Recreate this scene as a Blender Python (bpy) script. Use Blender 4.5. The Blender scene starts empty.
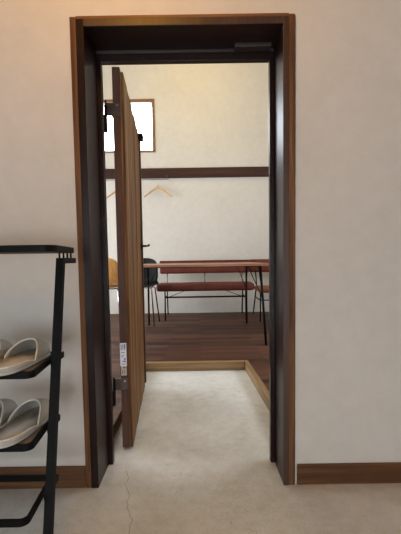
import bpy, bmesh, math, random
from mathutils import Vector, Matrix
random.seed(4)
S = bpy.context.scene
C = S.collection
PI = math.pi

# ------------------------------------------------------------------ helpers
def obj(name, bm, mat, parent=None, smooth=False, kind=None):
    bmesh.ops.recalc_face_normals(bm, faces=bm.faces)
    me = bpy.data.meshes.new(name); bm.to_mesh(me); bm.free()
    if smooth:
        for p in me.polygons: p.use_smooth = True
    o = bpy.data.objects.new(name, me); C.objects.link(o)
    me.materials.append(mat)
    if parent: o.parent = parent
    if kind: o['kind'] = kind
    return o
def tag(o, label, cat, group=None):
    o['label'] = label; o['category'] = cat
    if group: o['group'] = group
    return o
def thing(name, label, cat, loc=(0, 0, 0), rotz=0, group=None):
    o = bpy.data.objects.new(name, None); C.objects.link(o)
    o.location = loc; o.rotation_euler = (0, 0, rotz); o.empty_display_size = .1
    return tag(o, label, cat, group)
def copy_tree(o, parent=None):
    c = o.copy(); C.objects.link(c)
    if parent: c.parent = parent
    for ch in list(o.children): copy_tree(ch, c)
    return c
def box(bm, x0, x1, y0, y1, z0, z1, bev=0, seg=2):
    r = bmesh.ops.create_cube(bm, size=1)
    for v in r['verts']:
        v.co = Vector(((x0+x1)/2+v.co.x*(x1-x0), (y0+y1)/2+v.co.y*(y1-y0), (z0+z1)/2+v.co.z*(z1-z0)))
    if bev:
        es = list({e for v in r['verts'] for e in v.link_edges})
        bmesh.ops.bevel(bm, geom=es, offset=bev, segments=seg, affect='EDGES', profile=.5)
def B(x0, x1, y0, y1, z0, z1, bev=0, seg=2):
    bm = bmesh.new(); box(bm, x0, x1, y0, y1, z0, z1, bev, seg); return bm
def tube(bm, pts, r, seg=8, closed=False, rect=None):
    """sweep a round (or rectangular: rect=(half width, half height)) profile along points"""
    pts = [Vector(p) for p in pts]; n = len(pts); rings = []
    for i, p in enumerate(pts):
        if closed: d = (pts[(i+1) % n]-pts[i-1]).normalized()
        else: d = (pts[min(i+1, n-1)]-pts[max(i-1, 0)]).normalized()
        up = Vector((0, 0, 1)) if abs(d.z) < .95 else Vector((0, 1, 0))
        s = d.cross(up).normalized(); u = s.cross(d).normalized()
        if rect:
            prof = [(rect[0], rect[1]), (-rect[0], rect[1]), (-rect[0], -rect[1]), (rect[0], -rect[1])]
        else:
            prof = [(r*math.cos(2*PI*k/seg), r*math.sin(2*PI*k/seg)) for k in range(seg)]
        rings.append([bm.verts.new(p+s*a+u*b) for a, b in prof])
    m = len(rings[0])
    for i in range(n if closed else n-1):
        a, b = rings[i], rings[(i+1) % n]
        for k in range(m): bm.faces.new((a[k], a[(k+1) % m], b[(k+1) % m], b[k]))
    if not closed:
        bm.faces.new(rings[0]); bm.faces.new(rings[-1])
def T(pts, r, seg=8, closed=False, rect=None):
    bm = bmesh.new(); tube(bm, pts, r, seg, closed, rect); return bm
def arc(cx, cy, r, a0, a1, n=6):
    return [(cx+r*math.cos(a0+(a1-a0)*i/n), cy+r*math.sin(a0+(a1-a0)*i/n)) for i in range(n+1)]
def slab(bm, pts, z0, z1):
    a = [bm.verts.new((x, y, z0)) for x, y in pts]; b = [bm.verts.new((x, y, z1)) for x, y in pts]
    n = len(pts)
    bm.faces.new(a[::-1]); bm.faces.new(b)
    for i in range(n): bm.faces.new((a[i], a[(i+1) % n], b[(i+1) % n], b[i]))

# ------------------------------------------------------------------ materials
def mat(name, base, rough=.6, metal=0, spec=.5):
    m = bpy.data.materials.new(name); m.use_nodes = True
    b = m.node_tree.nodes['Principled BSDF']
    b.inputs['Base Color'].default_value = (*base, 1); b.inputs['Roughness'].default_value = rough
    b.inputs['Metallic'].default_value = metal; b.inputs['Specular IOR Level'].default_value = spec
    return m, m.node_tree, b
def N(nt, t, **k):
    n = nt.nodes.new(t)
    for a, v in k.items(): setattr(n, a, v)
    return n
def coords(nt, scale=(1, 1, 1), rot=(0, 0, 0)):
    tc = N(nt, 'ShaderNodeTexCoord'); mp = N(nt, 'ShaderNodeMapping')
    mp.inputs['Scale'].default_value = scale; mp.inputs['Rotation'].default_value = rot
    nt.links.new(tc.outputs['Object'], mp.inputs['Vector']); return mp.outputs['Vector']
def noise(nt, vec, scale, detail=4, rough=.55, dist=0):
    n = N(nt, 'ShaderNodeTexNoise'); n.inputs['Scale'].default_value = scale
    n.inputs['Detail'].default_value = detail; n.inputs['Roughness'].default_value = rough
    n.inputs['Distortion'].default_value = dist; nt.links.new(vec, n.inputs['Vector']); return n.outputs['Fac']
def ramp(nt, fac, stops):
    r = N(nt, 'ShaderNodeValToRGB'); e = r.color_ramp.elements
    while len(e) < len(stops): e.new(.5)
    for i, (p, c) in enumerate(stops): e[i].position = p; e[i].color = (*c, 1)
    nt.links.new(fac, r.inputs['Fac']); return r.outputs['Color']
def mix(nt, fac, a, b, mode='MIX'):
    m = N(nt, 'ShaderNodeMix', data_type='RGBA', blend_type=mode)
    if isinstance(fac, (int, float)): m.inputs[0].default_value = fac
    else: nt.links.new(fac, m.inputs[0])
    for s, v in ((6, a), (7, b)):
        if isinstance(v, tuple): m.inputs[s].default_value = (*v, 1)
        else: nt.links.new(v, m.inputs[s])
    return m.outputs[2]
def bump(nt, b, h, strength=.2, dist=.01):
    n = N(nt, 'ShaderNodeBump'); n.inputs['Strength'].default_value = strength; n.inputs['Distance'].default_value = dist
    nt.links.new(h, n.inputs['Height']); nt.links.new(n.outputs['Normal'], b.inputs['Normal'])
def plaster(name, c1, c2):
    m, nt, b = mat(name, c1, .9, 0, .2); v = coords(nt)
    n1 = noise(nt, v, 1.6, 6, .6); n2 = noise(nt, v, 14, 5, .65)
    c = ramp(nt, n1, [(.3, c2), (.7, c1)])
    c = mix(nt, .12, c, ramp(nt, n2, [(.3, (.35, .33, .3)), (.7, (1, 1, 1))]), 'SOFT_LIGHT')
    nt.links.new(c, b.inputs['Base Color']); bump(nt, b, n2, .25, .004); return m
def wood(name, stops, rough=.55, axis='z', sc=26, spec=.22, grain=.25):
    m, nt, b = mat(name, stops[0][1], rough, 0, spec)
    s = {'z': (sc, sc, sc*.035), 'x': (sc*.035, sc, sc), 'y': (sc, sc*.035, sc)}[axis]
    v = coords(nt, s); n1 = noise(nt, v, 1, 6, .62, .6)
    s2 = tuple(a*4 for a in s); n2 = noise(nt, coords(nt, s2), 1, 3, .6)
    c = ramp(nt, n1, stops); c = mix(nt, .35, c, ramp(nt, n2, [(.35, (.25, .22, .2)), (.65, (.75, .75, .75))]), 'OVERLAY')
    nt.links.new(c, b.inputs['Base Color']); bump(nt, b, n1, grain, .003); return m

M = {}
M['plaster'] = plaster('plaster_front', (.62, .585, .535), (.575, .54, .49))
M['plaster_far'] = plaster('plaster_far', (.60, .56, .50), (.56, .52, .46))
M['ceiling'] = plaster('ceiling_paint', (.72, .70, .66), (.69, .67, .63))
M['ceiling_low_bounce'] = plaster('ceiling_low_bounce', (.34, .25, .17), (.30, .22, .15))  # unseen front ceiling, made brown to cut bounce onto the upper wall
# concrete with blotches, fine cracks
m, nt, b = mat('concrete', (.4, .37, .32), .62, 0, .4)
v = coords(nt); n1 = noise(nt, v, 2.2, 7, .62, .3); n2 = noise(nt, v, 16, 8, .72); n3 = noise(nt, v, 110, 4, .65)
c = ramp(nt, n1, [(.28, (.47, .455, .415)), (.5, (.575, .57, .54)), (.72, (.65, .645, .615))])
c = mix(nt, .27, c, ramp(nt, n2, [(.32, (.3, .28, .25)), (.6, (.72, .72, .7))]), 'OVERLAY')
c = mix(nt, .22, c, ramp(nt, n3, [(.35, (.3, .3, .3)), (.6, (.65, .65, .65))]), 'OVERLAY')
vo = N(nt, 'ShaderNodeTexVoronoi', feature='DISTANCE_TO_EDGE'); vo.inputs['Scale'].default_value = 9
dn = N(nt, 'ShaderNodeTexNoise'); dn.inputs['Scale'].default_value = 9; dn.inputs['Detail'].default_value = 4; nt.links.new(v, dn.inputs['Vector'])
ad = N(nt, 'ShaderNodeMix', data_type='RGBA', blend_type='LINEAR_LIGHT'); ad.inputs[0].default_value = .12
nt.links.new(v, ad.inputs[6]); nt.links.new(dn.outputs['Color'], ad.inputs[7]); nt.links.new(ad.outputs[2], vo.inputs['Vector'])
ck = ramp(nt, vo.outputs['Distance'], [(0, (1, 1, 1)), (.014, (0, 0, 0))])
gate = ramp(nt, noise(nt, v, 1.1, 2), [(.48, (0, 0, 0)), (.62, (.5, .5, .5))])
ckm = mix(nt, 1, ck, gate, 'MULTIPLY')
c = mix(nt, ckm, c, (.2, .17, .13))
# the one long hairline crack that wanders out of the doorway
sp = N(nt, 'ShaderNodeSeparateXYZ'); nt.links.new(v, sp.inputs[0])
wn = N(nt, 'ShaderNodeTexNoise', noise_dimensions='1D'); wn.inputs['Scale'].default_value = 7; wn.inputs['Detail'].default_value = 5
nt.links.new(sp.outputs['Y'], wn.inputs['W'])
def math_(op, a, b_=None):
    n = N(nt, 'ShaderNodeMath', operation=op)
    for i, q in enumerate((a, b_)):
        if q is None: continue
        if isinstance(q, (int, float)): n.inputs[i].default_value = q
        else: nt.links.new(q, n.inputs[i])
    return n.outputs[0]
lx = math_('ADD', math_('MULTIPLY', sp.outputs['Y'], -.217), .026)          # x ~ .048 - .2 y
off = math_('MULTIPLY', math_('SUBTRACT', wn.outputs['Fac'], .5), .09)
dd = math_('ABSOLUTE', math_('SUBTRACT', sp.outputs['X'], math_('ADD', lx, off)))
ln = math_('MULTIPLY', math_('LESS_THAN', dd, .0013), math_('LESS_THAN', sp.outputs['Y'], 1.72))
c = mix(nt, math_('MULTIPLY', ln, .75), c, (.16, .14, .11))
nt.links.new(c, b.inputs['Base Color']); bump(nt, b, n2, .3, .004)
rr = N(nt, 'ShaderNodeMapRange'); rr.inputs[3].default_value = .5; rr.inputs[4].default_value = .75
nt.links.new(n2, rr.inputs[0]); nt.links.new(rr.outputs[0], b.inputs['Roughness']); M['concrete'] = m
# dark floor boards
m, nt, b = mat('floor_boards', (.07, .03, .02), .5, 0, .15)
v = coords(nt); br = N(nt, 'ShaderNodeTexBrick'); nt.links.new(v, br.inputs['Vector'])
br.offset = .37
for k, q in (('Scale', 1), ('Mortar Size', .0018), ('Brick Width', .9), ('Row Height', .085), ('Bias', 0)): br.inputs[k].default_value = q
br.inputs['Color1'].default_value = (.030, .011, .006, 1); br.inputs['Color2'].default_value = (.125, .052, .030, 1); br.inputs['Mortar'].default_value = (.02, .01, .008, 1)
gn = noise(nt, coords(nt, (1.2, 30, 1)), 1.5, 6, .65, .5)
c = mix(nt, .55, br.outputs['Color'], ramp(nt, gn, [(.3, (.12, .11, .1)), (.7, (.85, .85, .85))]), 'OVERLAY')
nt.links.new(c, b.inputs['Base Color']); bump(nt, b, br.outputs['Fac'], -.2, .002); M['boards'] = m

M['old_wood'] = wood('weathered_wood', [(.28, (.022, .010, .005)), (.44, (.10, .044, .016)), (.56, (.22, .105, .036)), (.74, (.40, .205, .07))], .65, 'z', 30, .15)
M['casing'] = wood('casing_orange_wood', [(.25, (.045, .019, .008)), (.5, (.14, .062, .024)), (.8, (.25, .12, .047))], .6, 'z', 34)
M['casing_x'] = wood('casing_head_wood', [(.25, (.06, .027, .012)), (.5, (.16, .072, .03)), (.8, (.27, .13, .055))], .6, 'x', 34)
M['dark'] = wood('dark_stained_shaded_wood', [(.3, (.010, .0038, .003)), (.7, (.019, .0078, .006))], .34, 'z', 18, .25, .05)  # dark wood; on head and right jamb it also stands for shade
M['lit_face'] = wood('lit_brown_face', [(.3, (.034, .015, .009)), (.7, (.062, .028, .016))], .45, 'z', 20, .5, .1)  # browner tone for front faces, lamp light put into the colour
M['leaf_edge'] = wood('leaf_edge_brown', [(.3, (.070, .033, .021)), (.7, (.105, .052, .034))], .55, 'z', 20, .2, .08)
M['skirting'] = wood('skirting_wood', [(.25, (.04, .017, .007)), (.5, (.10, .045, .018)), (.8, (.165, .078, .03))], .55, 'x', 24)
M['rail'] = wood('dark_rail_wood', [(.25, (.022, .009, .006)), (.75, (.065, .027, .018))], .55, 'x', 14, .2)
M['step'] = wood('pale_step_wood', [(.25, (.13, .075, .033)), (.5, (.25, .155, .073)), (.8, (.36, .24, .12))], .55, 'x', 20)
M['step_y'] = wood('pale_step_wood_side', [(.25, (.13, .075, .033)), (.5, (.24, .15, .07)), (.8, (.34, .225, .115))], .55, 'y', 20)
M['table'] = wood('table_top_wood', [(.3, (.25, .105, .055)), (.7, (.37, .18, .10))], .4, 'x', 16)
M['ply'] = wood('orange_plywood', [(.3, (.48, .23, .07)), (.7, (.60, .31, .10))], .4, 'z', 12)
M['hanger'] = wood('hanger_wood', [(.3, (.50, .29, .12)), (.7, (.66, .42, .2))], .45, 'x', 20)
M['win_wood'] = wood('window_wood', [(.3, (.16, .085, .045)), (.7, (.26, .14, .08))], .5, 'x', 20)
M['black'] = mat('black_steel', (.004, .0036, .0036), .55, 0, .12)[0]
M['black_plastic'] = mat('black_shell', (.006, .006, .007), .5, 0, .2)[0]
M['bronze'] = mat('dark_bronze', (.075, .048, .040), .45, .2)[0]
M['chrome'] = mat('chrome', (.6, .6, .6), .2, 1)[0]
M['dark_metal'] = mat('brown_rail_metal', (.055, .042, .034), .4, .4)[0]
# leather
def leather(name, c1, c2):
    m, nt, b = mat(name, c1, .45, 0, .25); v = coords(nt)
    n1 = noise(nt, v, 5, 5, .6); n2 = noise(nt, v, 160, 2, .5)
    nt.links.new(ramp(nt, n1, [(.3, c1), (.7, c2)]), b.inputs['Base Color']); bump(nt, b, n2, .25, .002); return m
M['leather'] = leather('red_brown_leather', (.095, .020, .012), (.15, .035, .021))
M['tan_leather'] = leather('tan_leather', (.18, .055, .02), (.24, .085, .033))
def cloth(name, c1, c2):
    m, nt, b = mat(name, c1, .85, 0, .2)
    w = N(nt, 'ShaderNodeTexWave', wave_type='BANDS', bands_direction='X'); w.inputs['Scale'].default_value = 220; w.inputs['Distortion'].default_value = 1
    v = coords(nt); nt.links.new(v, w.inputs['Vector']); n1 = noise(nt, v, 30, 4)
    nt.links.new(ramp(nt, n1, [(.3, c1), (.7, c2)]), b.inputs['Base Color']); bump(nt, b, w.outputs['Fac'], .25, .001); return m
M['canvas'] = cloth('beige_canvas', (.46, .43, .37), (.53, .50, .435))
M['lining'] = cloth('grey_beige_lining', (.50, .47, .41), (.56, .53, .47))
M['sole'] = cloth('pale_slipper_sole', (.50, .46, .39), (.56, .52, .45))
M['piping'] = cloth('cream_piping', (.72, .68, .58), (.78, .74, .64))
m, nt, b = mat('tray_panel', (.27, .245, .21), .6, 0, .3)
nt.links.new(ramp(nt, noise(nt, coords(nt, (3, 30, 3)), 2, 5), [(.3, (.20, .19, .17)), (.7, (.25, .24, .215))]), b.inputs['Base Color']); M['tray'] = m
# printed sticker
m, nt, b = mat('label_paper', (.8, .8, .84), .5); M['paper'] = m
M['paper2'] = mat('label_paper_cream', (.55, .47, .38), .5)[0]
M['ink'] = mat('label_ink', (.22, .2, .38), .5)[0]
M['ink_dark'] = mat('label_ink_dark', (.09, .07, .08), .5)[0]
# window glass: thin pane
m = bpy.data.materials.new('window_glass'); m.use_nodes = True; nt = m.node_tree; nt.nodes.clear()
o_ = N(nt, 'ShaderNodeOutputMaterial'); ms = N(nt, 'ShaderNodeMixShader'); tr = N(nt, 'ShaderNodeBsdfTransparent'); gl = N(nt, 'ShaderNodeBsdfGlossy')
gl.inputs['Roughness'].default_value = .03; ms.inputs[0].default_value = .05
nt.links.new(tr.outputs[0], ms.inputs[1]); nt.links.new(gl.outputs[0], ms.inputs[2]); nt.links.new(ms.outputs[0], o_.inputs[0]); M['glass'] = m
m = bpy.data.materials.new('lamp_glow'); m.use_nodes = True; b = m.node_tree.nodes['Principled BSDF']
b.inputs['Emission Color'].default_value = (1, .78, .5, 1); b.inputs['Emission Strength'].default_value = 5; M['glow'] = m

# ------------------------------------------------------------------ the setting
XL, XR = -.440, .344         # reveal faces
YF = 1.587                   # front of casings
YW = 1.597                   # plaster face (front room)
YB = 1.800                   # back of partition
ZH = 1.880
ZR = .07                     # raised floor
FW = 6.40                    # far wall
RX0, RX1 = -3.1, 2.9         # far room
FX0, FX1, FY0 = -1.75, 1.75, -2.6
HC, HF = 2.62, 4.45

obj('floor', B(FX0-.2, FX1+.2, FY0-.2, 3.36, -.12, 0), M['concrete'], kind='structure')
bm = bmesh.new()
box(bm, RX0-.15, -.512, YB, 3.35, 0, ZR)
slab(bm, [(.489, YB), (RX1+.15, YB), (RX1+.15, 3.35), (.414, 3.35)], 0, ZR)
box(bm, RX0-.15, RX1+.15, 3.35, FW+.15, -.02, ZR)
obj('floor_raised', bm, M['boards'], kind='structure')
# pale edging of the step: back run and two sides
obj('trim_1', B(-.475, .380, 3.290, 3.350, 0, .073, .003), M['step'], kind='structure')
bm = bmesh.new(); slab(bm, [(.455, YB), (.489, YB), (.414, 3.350), (.380, 3.350)], 0, .073)
obj('trim_2', bm, M['step_y'], kind='structure')
obj('trim_3', B(-.512, -.475, YB, 3.350, 0, .071, .003), M['skirting'], kind='structure')

def holed(name, m, axis, at0, at1, u0, u1, z0, z1, hole):
    """wall box with one rectangular hole; axis 'y' = wall across Y (u is X), 'x' = wall across X (u is Y)"""
    a, b_, c_, d_ = hole; bm = bmesh.new()
    for (p, q, r_, s_) in ((u0, a, z0, z1), (b_, u1, z0, z1), (a, b_, z0, c_), (a, b_, d_, z1)):
        if q-p < 1e-4 or s_-r_ < 1e-4: continue
        if axis == 'y': box(bm, p, q, at0, at1, r_, s_)
        else: box(bm, at0, at1, p, q, r_, s_)
    return obj(name, bm, m, kind='structure')
# partition with the doorway (casing pocket included)
holed('wall_front', M['plaster'], 'y', YW, YB, FX0-.15, FX1+.15, 0, HF+.1, (-.493, .396, 0, 1.917))
bm = bmesh.new(); box(bm, RX0-.15, FX0-.15, YW, YB, 0, HF+.1); box(bm, FX1+.15, RX1+.15, YW, YB, 0, HF+.1)
obj('wall_front', bm, M['plaster_far'], kind='structure')
WIN = (-2.70, -.705, 2.72, 3.47)
holed('wall_far', M['plaster_far'], 'y', FW, FW+.15, RX0-.15, RX1+.15, 0, HF, WIN)
WL = (2.3, 5.8, .4, 2.25)
holed('wall_left', M['plaster_far'], 'x', RX0-.15, RX0, YB, FW, ZR, HF, WL)
WR = (2.1, 4.3, 1.5, 2.7)  # opening for the unseen window added to brighten the bay
holed('wall_right', M['plaster_far'], 'x', RX1, RX1+.15, YB, FW, ZR, HF, WR)
obj('ceiling', B(RX0-.15, RX1+.15, YB, FW+.15, HF, HF+.1), M['ceiling'], kind='structure')
# front room shell
obj('wall_left', B(FX0-.15, FX0, FY0, YW, 0, HC), M['plaster'], kind='structure')
obj('wall_right', B(FX1, FX1+.15, FY0, YW, 0, HC), M['plaster'], kind='structure')
WB = (-1.45, .68, .10, 1.36)
holed('wall_rear', M['plaster'], 'y', FY0-.15, FY0, FX0-.15, FX1+.15, 0, HC, WB)
obj('ceiling', B(FX0-.15, FX1+.15, FY0-.15, YW, HC, HC+.1), M['ceiling_low_bounce'], kind='structure')

# skirting
obj('baseboard_left', B(FX0, -.495, YF, YW, .0, .094, .002), M['skirting'], kind='structure')
obj('baseboard_right', B(.402, FX1, YF, YW, .0, .088, .002), M['skirting'], kind='structure')

# door casing: orange weathered outer strips, dark inner strips, deep dark jambs
obj('trim_4', B(-.494, -.4705, YF, YB+.004, 0, 1.917, .0015), M['casing'], kind='structure')
obj('trim_5', B(.3675, .391, YF, YB+.004, 0, 1.917, .0015), M['casing'], kind='structure')
obj('trim_6', B(-.4705, .3675, YF, YB+.004, 1.908, 1.920, .0015), M['casing_x'], kind='structure')
obj('trim_7', B(-.4705, XL, YF-.002, YB+.004, 0, 1.908, .0015), M['dark'], kind='structure')
obj('trim_8', B(XR, .3675, YF+.004, YB+.004, 0, 1.908), M['dark'], kind='structure')  # reveal painted darker than its front lip, as if in shade
obj('trim_9', B(XL, XR, YF+.004, YB+.004, ZH, 1.908), M['dark'], kind='structure')  # same board as its front lip, unlit underside painted near-black
obj('trim_15', B(XR, .3675, YF-.002, YF+.004, 0, 1.908, .001), M['lit_face'], kind='structure')  # front of the right jamb, lit tone painted in
obj('trim_16', B(XL, XR, YF-.002, YF+.004, ZH, 1.908, .001), M['lit_face'], kind='structure')  # front of the head board, lamp-lit tone painted in
# door stops
obj('trim_10', B(XL, XL+.020, 1.772, YB+.004, 0, ZH, .001), M['dark'], kind='structure')
obj('trim_11', B(XR-.020, XR, 1.772, YB+.004, 0, ZH, .001), M['dark'], kind='structure')
obj('trim_12', B(XL+.02, XR-.02, 1.772, YB+.004, ZH-.044, ZH, .001), M['dark'], kind='structure')
t = obj('trim_13', B(XL+.004, XR-.004, 1.764, 1.7715, ZH-.012, ZH, .001), M['dark_metal'], kind='structure')
t = tag(obj('stay_rail', B(.168, .322, 1.718, 1.762, ZH-.016, ZH, .002), M['dark_metal']), 'thin brown metal rail under the right half of the door head', 'rail')

# long dark rail across the far wall
obj('trim_14', B(RX0, RX1, FW-.035, FW, 2.272, 2.43, .004), M['rail'], kind='structure')

# windows
def window(name, axis, at, hole, w, dep, mull=0):
    a, b_, c_, d_ = hole
    p = bpy.data.objects.new(name, None); C.objects.link(p); p['kind'] = 'structure'
    def bx(bm, u0, u1, v0, v1, z0, z1):
        if axis == 'y': box(bm, u0, u1, v0, v1, z0, z1, .002)
        else: box(bm, v0, v1, u0, u1, z0, z1, .002)
    bm = bmesh.new(); d0, d1 = at, at+dep
    bx(bm, a, a+w, d0, d1, c_, d_); bx(bm, b_-w, b_, d0, d1, c_, d_)
    bx(bm, a+w, b_-w, d0, d1, c_, c_+w*.7); bx(bm, a+w, b_-w, d0, d1, d_-w, d_)
    for k in range(mull):
        u = a+(b_-a)*(k+1)/(mull+1); bx(bm, u-w/2, u+w/2, d0, d1, c_+w*.7, d_-w)
    obj('window_frame', bm, M['win_wood'], p)
    bm = bmesh.new(); mid = (d0+d1)/2
    if axis == 'y': box(bm, a+w, b_-w, mid-.003, mid+.003, c_+w*.7, d_-w)
    else: box(bm, mid-.003, mid+.003, a+w, b_-w, c_+w*.7, d_-w)
    obj('pane', bm, M['glass'], p)
    L = bpy.data.lights.new(name+'_portal', 'AREA'); L.shape = 'RECTANGLE'; L.cycles.is_portal = True
    L.size = b_-a; L.size_y = d_-c_
    lo = bpy.data.objects.new(name+'_portal', L); C.objects.link(lo); lo['kind'] = 'structure'
    return lo, ((a+b_)/2, (c_+d_)/2)
lo, (u, z) = window('window_1', 'y', FW-.012, (WIN[0]-.03, WIN[1]+.03, WIN[2]-.03, WIN[3]+.055), .045, .06)
lo.location = (u, FW+.149, z); lo.rotation_euler = (-PI/2, 0, 0)
lo, (u, z) = window('window_2', 'x', RX0-.06, WL, .05, .06, 2)
lo.location = (RX0-.149, u, z); lo.rotation_euler = (0, -PI/2, 0); lo.data.size, lo.data.size_y = lo.data.size_y, lo.data.size
lo, (u, z) = window('window_3', 'y', FY0-.06, WB, .05, .06, 1)
lo.location = (u, FY0-.149, z); lo.rotation_euler = (PI/2, 0, 0)

lo, (u, z) = window('added_window', 'x', RX1, WR, .05, .06, 1)  # unseen window, added for daylight on the bay floor from the right
lo.location = (RX1+.149, u, z); lo.rotation_euler = (0, PI/2, 0); lo.data.size, lo.data.size_y = lo.data.size_y, lo.data.size

# ------------------------------------------------------------------ the open door leaf
A = math.radians(4.3)
door = bpy.data.objects.new('door_1', None); C.objects.link(door)
door.location = (-.350, 1.920, 0); door.rotation_euler = (0, 0, A); door['kind'] = 'structure'
LW = .945
obj('door_core', B(-.053, -.016, 0, LW, .012, 1.884, .0015), M['leaf_edge'], door)
# reclaimed boards on the right face, each a slightly different depth, joints run the full height
bm = bmesh.new(); y = 0; widths = [.17, .11, .15, .12, .16, .10, .135]
for i, w in enumerate(widths):
    box(bm, -.016, [0, -.0012, .0, -.0016, .0006, -.0008, 0][i], y+.001, y+w-.001, .012, 1.861-(.004 if i % 2 else 0), .001); y += w
obj('face_boards', bm, M['old_wood'], door)
obj('closing_batten', B(-.002, .012, LW-.035, LW-.001, .05, 1.84, .002), M['leaf_edge'], door)
def hinge(z0, z1, k0, k1):
    bm = bmesh.new()
    box(bm, -.060, -.017, -.004, .030, z0, z1, .001)                # plate let into the edge
    box(bm, -.092, -.0535, -.004, .001, z0, z1, .001)               # arm
    h = obj('hinge', bm, M['bronze'], door)
    bm = bmesh.new(); tube(bm, [(-.086, -.008, k0), (-.086, -.008, k1)], .007, 12)
    tube(bm, [(-.086, -.008, z1), (-.086, -.008, z1+.010)], .0045, 10)
    box(bm, -.108, -.082, -.030, -.004, k0, k0+.075, .001)
    obj('knuckle', bm, M['black'], h, True)
    bm = bmesh.new()
    tube(bm, [(-.032, -.006, z1-.012), (-.032, -.003, z1-.012)], .0045, 10)
    obj('screw', bm, M['chrome'], h)
hinge(1.655, 1.715, 1.575, 1.70); hinge(.312, .368, .238, .372)
# lever handle near the far edge, small bolt near the top
bm = bmesh.new()
tube(bm, [(-.001, .905, 1.062), (.040, .905, 1.062)], .008, 12)
tube(bm, [(.040, .905, 1.062), (.052, .900, 1.062), (.060, .87, 1.064), (.062, .80, 1.066)], .0065, 10)
h = obj('handle', bm, M['black'], door, True)
bm = bmesh.new(); tube(bm, [(.0, .905, 1.062), (.006, .905, 1.062)], .024, 20)
obj('rose', bm, M['black'], h)
obj('bolt', B(.001, .034, .86, .935, 1.81, 1.845, .003), M['black'], door)
# printed label on the near edge (unreadable at this size)
st = obj('label_sticker', B(-.0525, -.0205, -.0012, .002, .432, .549, .0005), M['paper'], door)
bm = bmesh.new()
for (x0, x1, z0, z1) in ((-.048, -.044, .514, .542), (-.041, -.0375, .516, .542), (-.034, -.025, .52, .543), (-.034, -.028, .512, .517),
                         (-.046, -.030, .499, .503), (-.047, -.040, .486, .489), (-.037, -.030, .486, .489), (-.046, -.034, .478, .481),
                         (-.034, -.026, .462, .472), (-.042, -.030, .453, .459), (-.030, -.026, .448, .460), (-.045, -.028, .440, .444)):
    box(bm, x0, x1, -.0018, -.0011, z0, z1)
obj('printing', bm, M['ink'], st)
s2 = obj('label_sticker', B(-.049, -.022, -.0010, .002, .384, .4315, .0005), M['paper2'], door)
bm = bmesh.new(); box(bm, -.040, -.027, -.0016, -.0009, .421, .427); box(bm, -.043, -.039, -.0016, -.0009, .392, .412); box(bm, -.033, -.030, -.0016, -.0009, .390, .414)
obj('printing', bm, M['ink_dark'], s2)

# ------------------------------------------------------------------ shoe rack (black steel, left)
rack = thing('shoe_rack', 'black steel ladder rack with slippers left of the doorway', 'shoe rack', (-1.0, 1.3, 0))
def loc(p): return (p[0]+1.0, p[1]-1.3, p[2])
def yz(z): return 1.140+(1.372-1.140)*z/.975
for s in (-1, 1):
    x = -1.0+s*.513
    bm = bmesh.new()
    prof = [(-.013, -.011), (.013, -.011), (.013, .011), (-.013, .011)]
    lo_ = [bm.verts.new(loc((x+a, yz(0)+c_, 0))) for a, c_ in prof]; hi = [bm.verts.new(loc((x+a, yz(.974)+c_, .974))) for a, c_ in prof]
    bm.faces.new(lo_); bm.faces.new(hi)
    for k in range(4): bm.faces.new((lo_[k], lo_[(k+1) % 4], hi[(k+1) % 4], hi[k]))
    obj('post', bm, M['black'], rack)
    bm = bmesh.new(); x0 = x-.011*1; box(bm, x-.011+1, x+.011+1, yz(.965)-1.3+.012, YW-1.3-.09, .954, .974, .002)
    ar = obj('arm', bm, M['black'], rack)
    for yy in (1.36, 1.40, 1.44, 1.48): obj('pin', T([loc((x, yy, .974)), loc((x, yy, .996))], .0035, 8), M['black'], rack, True)
# top shelf
pts = [(-1.475, 1.5), (-1.475, 1.27)]+[]
def rr_pts(x0, x1, y0, y1, r):
    return arc(x0+r, y0+r, r, PI, 1.5*PI)+arc(x1-r, y0+r, r, 1.5*PI, 2*PI)+arc(x1-r, y1-.008, .008, 0, PI/2)+arc(x0+.008, y1-.008, .008, PI/2, PI)
bm = bmesh.new(); slab(bm, [(x+1, y-1.3) for x, y in rr_pts(-1.548, -.452, 1.20, 1.515, .04)], .993, 1.014)
obj('top_shelf', bm, M['black'], rack)
def tray(z, yf, yb, panel=True):
    outl = rr_pts(-1.497, -.503, yf, yb, .022)
    ctr = [(x+1, y-1.3, z) for x, y in outl]
    # inset centre line by the bar half thickness
    ctr2 = [(px*(1-.004/.497), (py-(yf+yb)/2+1.3)*(1-.004/((yb-yf)/2))+(yf+yb)/2-1.3, z) for px, py, _ in ctr]
    bm = bmesh.new(); tube(bm, ctr2, 0, closed=True, rect=(.004, .0105))
    for s in (-1, 1):   # lugs that carry the tray on the posts
        ya = yz(z)
        box(bm, (.497 if s > 0 else -.503), (.503 if s > 0 else -.497), ya-1.3-.01, yb-1.3, z-.0105, z+.0105, .001)
    t = obj('tray_frame', bm, M['black'], rack)
    if panel:
        bm = bmesh.new(); slab(bm, [(px*.988, (py-(yf+yb)/2+1.3)*.955+(yf+yb)/2-1.3) for px, py, _ in ctr], z+.001, z+.006)
        obj('tray_panel', bm, M['tray'], t)
tray(.624, 1.137, 1.397); tray(.415, 1.108, 1.335); tray(.217, 1.060, 1.298, False)

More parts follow.
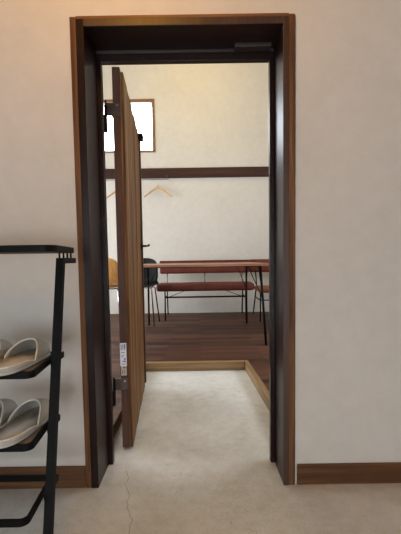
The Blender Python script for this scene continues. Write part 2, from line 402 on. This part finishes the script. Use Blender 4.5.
# ------------------------------------------------------------------ slippers
def slipper_proto():
    root = thing('slipper', 'x', 'slipper')
    L, W = .30, .104
    def hw(t):      # half width along the length, t=0 heel .. 1 toe
        base = math.sqrt(max(0, 1-abs(2*t-1)**4))
        return W/2*base*(.93+.07*math.sin(min(1, t*1.3)*PI/2))
    n = 40
    ts = [.5-.5*math.cos(PI*i/n) for i in range(n+1)]
    right = [(hw(t), t*L) for t in ts]; outl = right+[(-a, b_) for a, b_ in right[::-1][1:-1]]
    bm = bmesh.new(); slab(bm, outl, 0, .011)
    bmesh.ops.bevel(bm, geom=[e for e in bm.edges if abs(e.verts[0].co.z-e.verts[1].co.z) < 1e-6 and len(e.link_faces) == 2 and any(len(f.verts) > 4 for f in e.link_faces)], offset=.003, segments=2, affect='EDGES')
    obj('sole', bm, M['sole'], root)
    bm = bmesh.new(); slab(bm, [(a*.93, (b_-L/2)*.955+L/2) for a, b_ in outl], .0112, .016); obj('insole', bm, M['lining'], root, True)
    # upper: arch from the throat to the toe
    t0 = .67; nv, na = 18, 20
    def upt(i, k, inset=0):
        u = i/nv; t = t0+(1-t0)*(u**.85)*.995
        h = .050*(1-u**3)**.6*(1-.30*u)+.006
        a = PI*k/na; w = max(hw(t), .0015)-inset
        lean = -.020*math.sin(a)*(1-u)           # throat dips back towards the heel at the sides
        x = w*math.cos(a); z = .010+(h-inset)*math.sin(a)**.8
        return Vector((x, t*L+lean*-1*.6-(.065*(1-math.sin(a)**1.4))*(1-u)**2, z))
    bm = bmesh.new()
    g = [[bm.verts.new(upt(i, k)) for k in range(na+1)] for i in range(nv+1)]
    for i in range(nv):
        for k in range(na): bm.faces.new((g[i][k], g[i][k+1], g[i+1][k+1], g[i+1][k]))
    up = obj('upper', bm, M['canvas'], root, True)
    md = up.modifiers.new('thick', 'SOLIDIFY'); md.thickness = .003; md.offset = -1
    # low side wall round the heel
    bm = bmesh.new(); pr = [(hw(t), t*L) for t in ts if t <= .44]; ring = [(a, b_) for a, b_ in pr[::-1]]+[(-a, b_) for a, b_ in pr[1:]]
    lo_ = [bm.verts.new((a, b_, .008)) for a, b_ in ring]; hi = [bm.verts.new((a*.97, b_+.001, .021)) for a, b_ in ring]
    for k in range(len(ring)-1): bm.faces.new((lo_[k], lo_[k+1], hi[k+1], hi[k]))
    w_ = obj('side_wall', bm, M['canvas'], root, True); md = w_.modifiers.new('thick', 'SOLIDIFY'); md.thickness = .003; md.offset = 0
    # cream piping: round the throat, then along both sides to the heel
    th = [upt(0, k)+Vector((0, 0, .0008)) for k in range(na+1)]
    loop = [Vector((a*.97, b_, .022)) for a, b_ in ring if b_ < .33*L]
    bm = bmesh.new(); tube(bm, th+[Vector((p.x, p.y, p.z)) for p in loop[::-1]], .0023, 8, closed=True)
    obj('piping', bm, M['piping'], root, True)
    return root
sp0 = slipper_proto()
def place(o, x, y, z, rz, label):
    o.location = (x, y, z); o.rotation_euler = (0, 0, rz); tag(o, label, 'slipper', 'slippers on the rack')
place(sp0, -.592, 1.095, .6352, math.radians(-4), 'beige slipper with cream piping on the upper tray, nearest the right post')
place(copy_tree(sp0), -.708, 1.091, .6352, math.radians(-2), 'beige slipper on the upper tray cut off by the photo, left of its pair')
place(copy_tree(sp0), -.592, 1.085, .4262, math.radians(-6), 'beige slipper with cream piping on the lower tray, nearest the right post')
place(copy_tree(sp0), -.710, 1.083, .4262, math.radians(-4), 'beige slipper on the lower tray at the photo edge, left of its pair')

# ------------------------------------------------------------------ table
tb = thing('dining_table', 'wooden dining table on thin splayed black legs in front of the leather bench', 'table', (0.03, 4.6, ZR))
tx0, tx1, ty0, ty1, tz = -.77, .70, -.72, .72, .836
bm = bmesh.new(); slab(bm, arc(tx0+.05, ty0+.05, .05, PI, 1.5*PI)+arc(tx1-.05, ty0+.05, .05, 1.5*PI, 2*PI)+arc(tx1-.05, ty1-.05, .05, 0, PI/2)+arc(tx0+.05, ty1-.05, .05, PI/2, PI), tz-.022, tz)
obj('tabletop', bm, M['table'], tb)
for sx in (-1, 1):
    for sy in (-1, 1):
        top = Vector((.60*sx+(.0 if sx > 0 else -.115), .60*sy, tz-.022)); ft = Vector((top.x+(.045 if sy < 0 else .011)*sx, .672*sy, 0))
        bm = bmesh.new(); tube(bm, [top, ft], .0125, 10)
        lg = obj('leg', bm, M['black'], tb, True)
        bm = bmesh.new()
        tube(bm, [Vector((top.x-.13*sx, top.y, tz-.022)), top.lerp(ft, .42)], .005, 6)
        tube(bm, [Vector((top.x, top.y-.13*sy, tz-.022)), top.lerp(ft, .42)], .005, 6)
        obj('brace', bm, M['black'], lg)
for yy in (-.6, .6): obj('underframe_bar', B(-.66, .60, yy-.01, yy+.01, tz-.032, tz-.022), M['black'], tb)

# ------------------------------------------------------------------ leather bench
bn = thing('leather_bench', 'long red-brown leather bench with backrest on black frame against the far wall', 'bench', (.085, 5.8, ZR))
def cushion(x0, x1, y0, y1, z0, z1, r=.028):
    bm = B(x0, x1, y0, y1, z0, z1, r, 4); return bm
obj('seat', cushion(-.71, .71, -.22, .20, .425, .535, .035), M['leather'], bn, True)
bk = obj('backrest', cushion(-.705, .705, .265, .335, .665, .868, .03), M['leather'], bn, True)
bm = bmesh.new(); tube(bm, [(-.70, .268, .862), (.70, .268, .862)], .006, 8); obj('piping', bm, M['leather'], bk, True)
for x in (-.42, .0, .42): obj('button', T([(x, .01, .533), (x, .012, .5365)], .010, 10), M['leather'], bn)
for s in (-1, 1):
    obj('leg', T([(.585*s, -.19, .43), (.585*s, -.20, 0)], .010, 10), M['black'], bn, True)
    obj('leg', T([(.585*s, .19, .43), (.600*s, .46, .0)], .010, 10), M['black'], bn, True)
    obj('side_bar', T([(.585*s, -.195, .325), (.593*s, .25, .325)], .009, 8), M['black'], bn, True)
obj('stretcher', T([(-.589, 0, .322), (.589, 0, .322)], .013, 10), M['black'], bn, True)
for x in (-.585, 0, .585):
    obj('back_support', T([(x, .14, .43), (x, .20, .43), (x, .262, .50), (x, .30, .67)], .009, 8), M['black'], bn, True)
for s in (-1, 1):
    obj('brace', T([(.28*s, 0, .425), (.55*s, 0, .325)], .005, 6), M['black'], bn, True)

# ------------------------------------------------------------------ leather chair beside the bench (mostly behind the right jamb)
ch = thing('leather_chair', 'tan-seated leather chair at the table end, half hidden by right jamb', 'chair', (1.09, 5.78, ZR))
obj('seat', cushion(-.26, .26, -.42, .12, .405, .475, .03), M['tan_leather'], ch, True)
obj('backrest', cushion(-.30, .30, .36, .43, .665, .870, .03), M['leather'], ch, True)
for s in (-1, 1):
    obj('leg', T([(.235*s, -.36, .41), (.245*s, -.40, .0)], .010, 8), M['black'], ch, True)
    obj('leg', T([(.235*s, .08, .41), (.245*s, .34, .0)], .010, 8), M['black'], ch, True)
    obj('side_bar', T([(.238*s, -.37, .30), (.24*s, .16, .30)], .008, 8), M['black'], ch, True)
    obj('back_support', T([(.20*s, .08, .41), (.20*s, .22, .43), (.20*s, .37, .70)], .009, 8), M['black'], ch, True)
obj('stretcher', T([(-.238, -.37, .30), (.238, -.37, .30)], .008, 8), M['black'], ch, True)

# ------------------------------------------------------------------ shell chairs
def shell_chair(name, label, m, legm, locn, rz, hb, back_w, seat_z):
    c = thing(name, label, 'chair', locn, rz)
    prof = [(-.20, seat_z-.015), (-.17, seat_z+.003), (-.08, seat_z), (.03, seat_z-.008), (.12, seat_z), (.165, seat_z+.03), (.19, seat_z+.09), (.205, seat_z+.18), (.22, seat_z+.27), (.235, hb-.04), (.24, hb)]
    # finer profile
    P = []
    for i in range(len(prof)-1):
        for k in range(3):
            t = k/3; P.append((prof[i][0]*(1-t)+prof[i+1][0]*t, prof[i][1]*(1-t)+prof[i+1][1]*t))
    P.append(prof[-1]); n = len(P); nw = 14
    bm = bmesh.new(); g = []
    for i, (y, z) in enumerate(P):
        s = i/(n-1)
        w = back_w if s > .55 else .21
        if s > .72: w *= math.sqrt(max(.05, 1-((s-.72)/.28)**2*.93))
        if s < .1: w *= .9+.1*s/.1
        if .4 < s < .62: w *= .86+.14*abs(s-.51)/.11
        row = []
        for k in range(nw+1):
            q = -1+2*k/nw
            curve = .03*q*q
            row.append(bm.verts.new((w*q, y-(curve if s > .5 else 0), z+(curve*.6 if s <= .5 else 0))))
        g.append(row)
    for i in range(n-1):
        for k in range(nw): bm.faces.new((g[i][k], g[i][k+1], g[i+1][k+1], g[i+1][k]))
    o = obj('shell', bm, m, c, True); md = o.modifiers.new('thick', 'SOLIDIFY'); md.thickness = .010; md.offset = -1
    for sx in (-1, 1):
        for sy in (-1, 1):
            obj('leg', T([(.12*sx, .10*sy, seat_z-.025), (.15*sx, .125*sy, seat_z-.035), (.19*sx, (.21 if sy > 0 else -.20), 0)], .009, 8), legm, c, True)
    bm = bmesh.new(); box(bm, -.13, .13, -.115, .115, seat_z-.032, seat_z-.020); obj('seat_mount', bm, legm, c)
    return c
shell_chair('plywood_chair', 'orange plywood chair on chrome legs seen through the gap left of the door leaf', M['ply'], M['chrome'], (-1.225, 5.20, ZR), math.radians(182), .925, .19, .535)
shell_chair('shell_chair', 'black shell chair beside the table at the left end of the red-brown bench', M['black_plastic'], M['chrome'], (-.785, 5.34, ZR), math.radians(-4), .915, .19, .535)

# ------------------------------------------------------------------ coat hangers on the far rail
def hanger(x, label, rz):
    h = thing('coat_hanger', label, 'coat hanger', (x, FW-.075, 2.118), rz, 'coat hangers on the far rail')
    bm = bmesh.new(); n = 12; rows = []
    for i in range(-n, n+1):
        u = i/n; cx = .225*u; cz = -.155*abs(u)**1.12+.004*math.cos(u*PI); cy = -.045*abs(u)**1.6
        hh = .019*(1-.35*abs(u)); ww = .010+.010*abs(u)
        rows.append([bm.verts.new((cx+(.004 if u < 0 else -.004)*0, cy+a*ww, cz+b_*hh)) for a, b_ in ((-.5, 1), (.5, 1), (.5, -1), (-.5, -1))])
    for i in range(2*n):
        for k in range(4): bm.faces.new((rows[i][k], rows[i][(k+1) % 4], rows[i+1][(k+1) % 4], rows[i+1][k]))
    bm.faces.new(rows[0]); bm.faces.new(rows[-1])
    obj('hanger_arms', bm, M['hanger'], h, True)
    bm = bmesh.new()
    pts = [(0, 0, .005), (0, 0, .055)]+[(.0+.026*math.sin(a), 0, .086-.026*math.cos(a)) for a in [PI*k/8 for k in range(0, 13)]]
    pts = [(0, 0, .012), (0, 0, .110)]+[(.016-.016*math.cos(a)-.0, 0, .118+.016*math.sin(a)) for a in [PI*k/8 for k in range(0, 10)]]
    tube(bm, pts, .0035, 8); obj('hook', bm, M['chrome'], h, True)
    return h
hanger(-.640, 'pale wooden coat hanger hanging right of the door leaf', math.radians(6))
hanger(-1.235, 'pale wooden coat hanger glimpsed through the gap left of the door leaf', math.radians(-4))
# hanging rod carried under the rail by small brackets
rod = thing('hanging_rod', 'thin metal rod under the dark rail that carries the hangers', 'rod', (-.984, FW-.075, 2.2435))
obj('rod', T([(-1.5, 0, 0), (.52, 0, 0)], .004, 8), M['bronze'], rod, True)
for x in (-1.45, .48):
    bm = bmesh.new(); tube(bm, [(x, 0, .0), (x, .03, .022), (x, .042, .045)], .004, 8); box(bm, x-.012, x+.012, .034, .040, .03, .075)
    obj('bracket', bm, M['bronze'], rod, True)

# ------------------------------------------------------------------ light
w = bpy.data.worlds.new('World'); S.world = w; w.use_nodes = True
bg = w.node_tree.nodes['Background']; bg.inputs[0].default_value = (.84, .915, 1, 1); bg.inputs[1].default_value = 11.0
# ceiling lamp of the front room, behind the camera
lp = thing('ceiling_lamp', 'round warm ceiling lamp of the front room', 'lamp', (-.30, .92, HC))
bm = bmesh.new(); tube(bm, [(0, 0, 0), (0, 0, -.02)], .09, 24); obj('ceiling_rose', bm, M['black'], lp)
bm = bmesh.new(); bmesh.ops.create_uvsphere(bm, u_segments=24, v_segments=12, radius=.11)
for v_ in bm.verts: v_.co.z = v_.co.z*.55-.07
obj('globe', bm, M['glow'], lp, True)
L = bpy.data.lights.new('lamp_bulb', 'POINT'); L.energy = 18; L.color = (1, .45, .03); L.shadow_soft_size = .12
lo = bpy.data.objects.new('lamp_bulb', L); C.objects.link(lo); lo.location = (-.30, .92, HC-.22); lo['kind'] = 'structure'

lp2 = thing('pendant_lamp', 'warm pendant lamp high in the far room', 'lamp', (-.1, 5.0, HF))
obj('cord', T([(0, 0, 0), (0, 0, -.35)], .004, 8), M['black'], lp2)
bm = bmesh.new(); bmesh.ops.create_uvsphere(bm, u_segments=24, v_segments=12, radius=.09)
for v_ in bm.verts: v_.co.z -= .43
obj('globe', bm, M['glow'], lp2, True)
L = bpy.data.lights.new('pendant_bulb', 'POINT'); L.energy = 32; L.color = (1, .66, .05); L.shadow_soft_size = .1
lo = bpy.data.objects.new('pendant_bulb', L); C.objects.link(lo); lo.location = (-.1, 5.0, HF-.6); lo['kind'] = 'structure'

# ------------------------------------------------------------------ camera
H, P, R, F, CX, CY = .964, .0664, .0153, 388.2, 199.4, 284.5
f = Vector((0, math.cos(P), -math.sin(P))); r = Vector((1, 0, 0)); u = r.cross(f)
r2 = math.cos(R)*r-math.sin(R)*u; u2 = math.sin(R)*r+math.cos(R)*u
cam = bpy.data.cameras.new('camera'); co = bpy.data.objects.new('camera', cam); C.objects.link(co)
mw = Matrix((r2, u2, -f)).transposed().to_4x4(); mw.translation = (0, 0, H); co.matrix_world = mw
cam.sensor_fit = 'VERTICAL'; cam.sensor_height = 36; cam.lens = F/534*36
cam.shift_x = (200.5-CX)/534; cam.shift_y = (CY-267)/534; cam.clip_start = .02
S.camera = co
S.view_settings.view_transform = 'Standard'; S.view_settings.look = 'None'; S.view_settings.gamma = 1
S.view_settings.use_curve_mapping = False; S.view_settings.exposure = 0
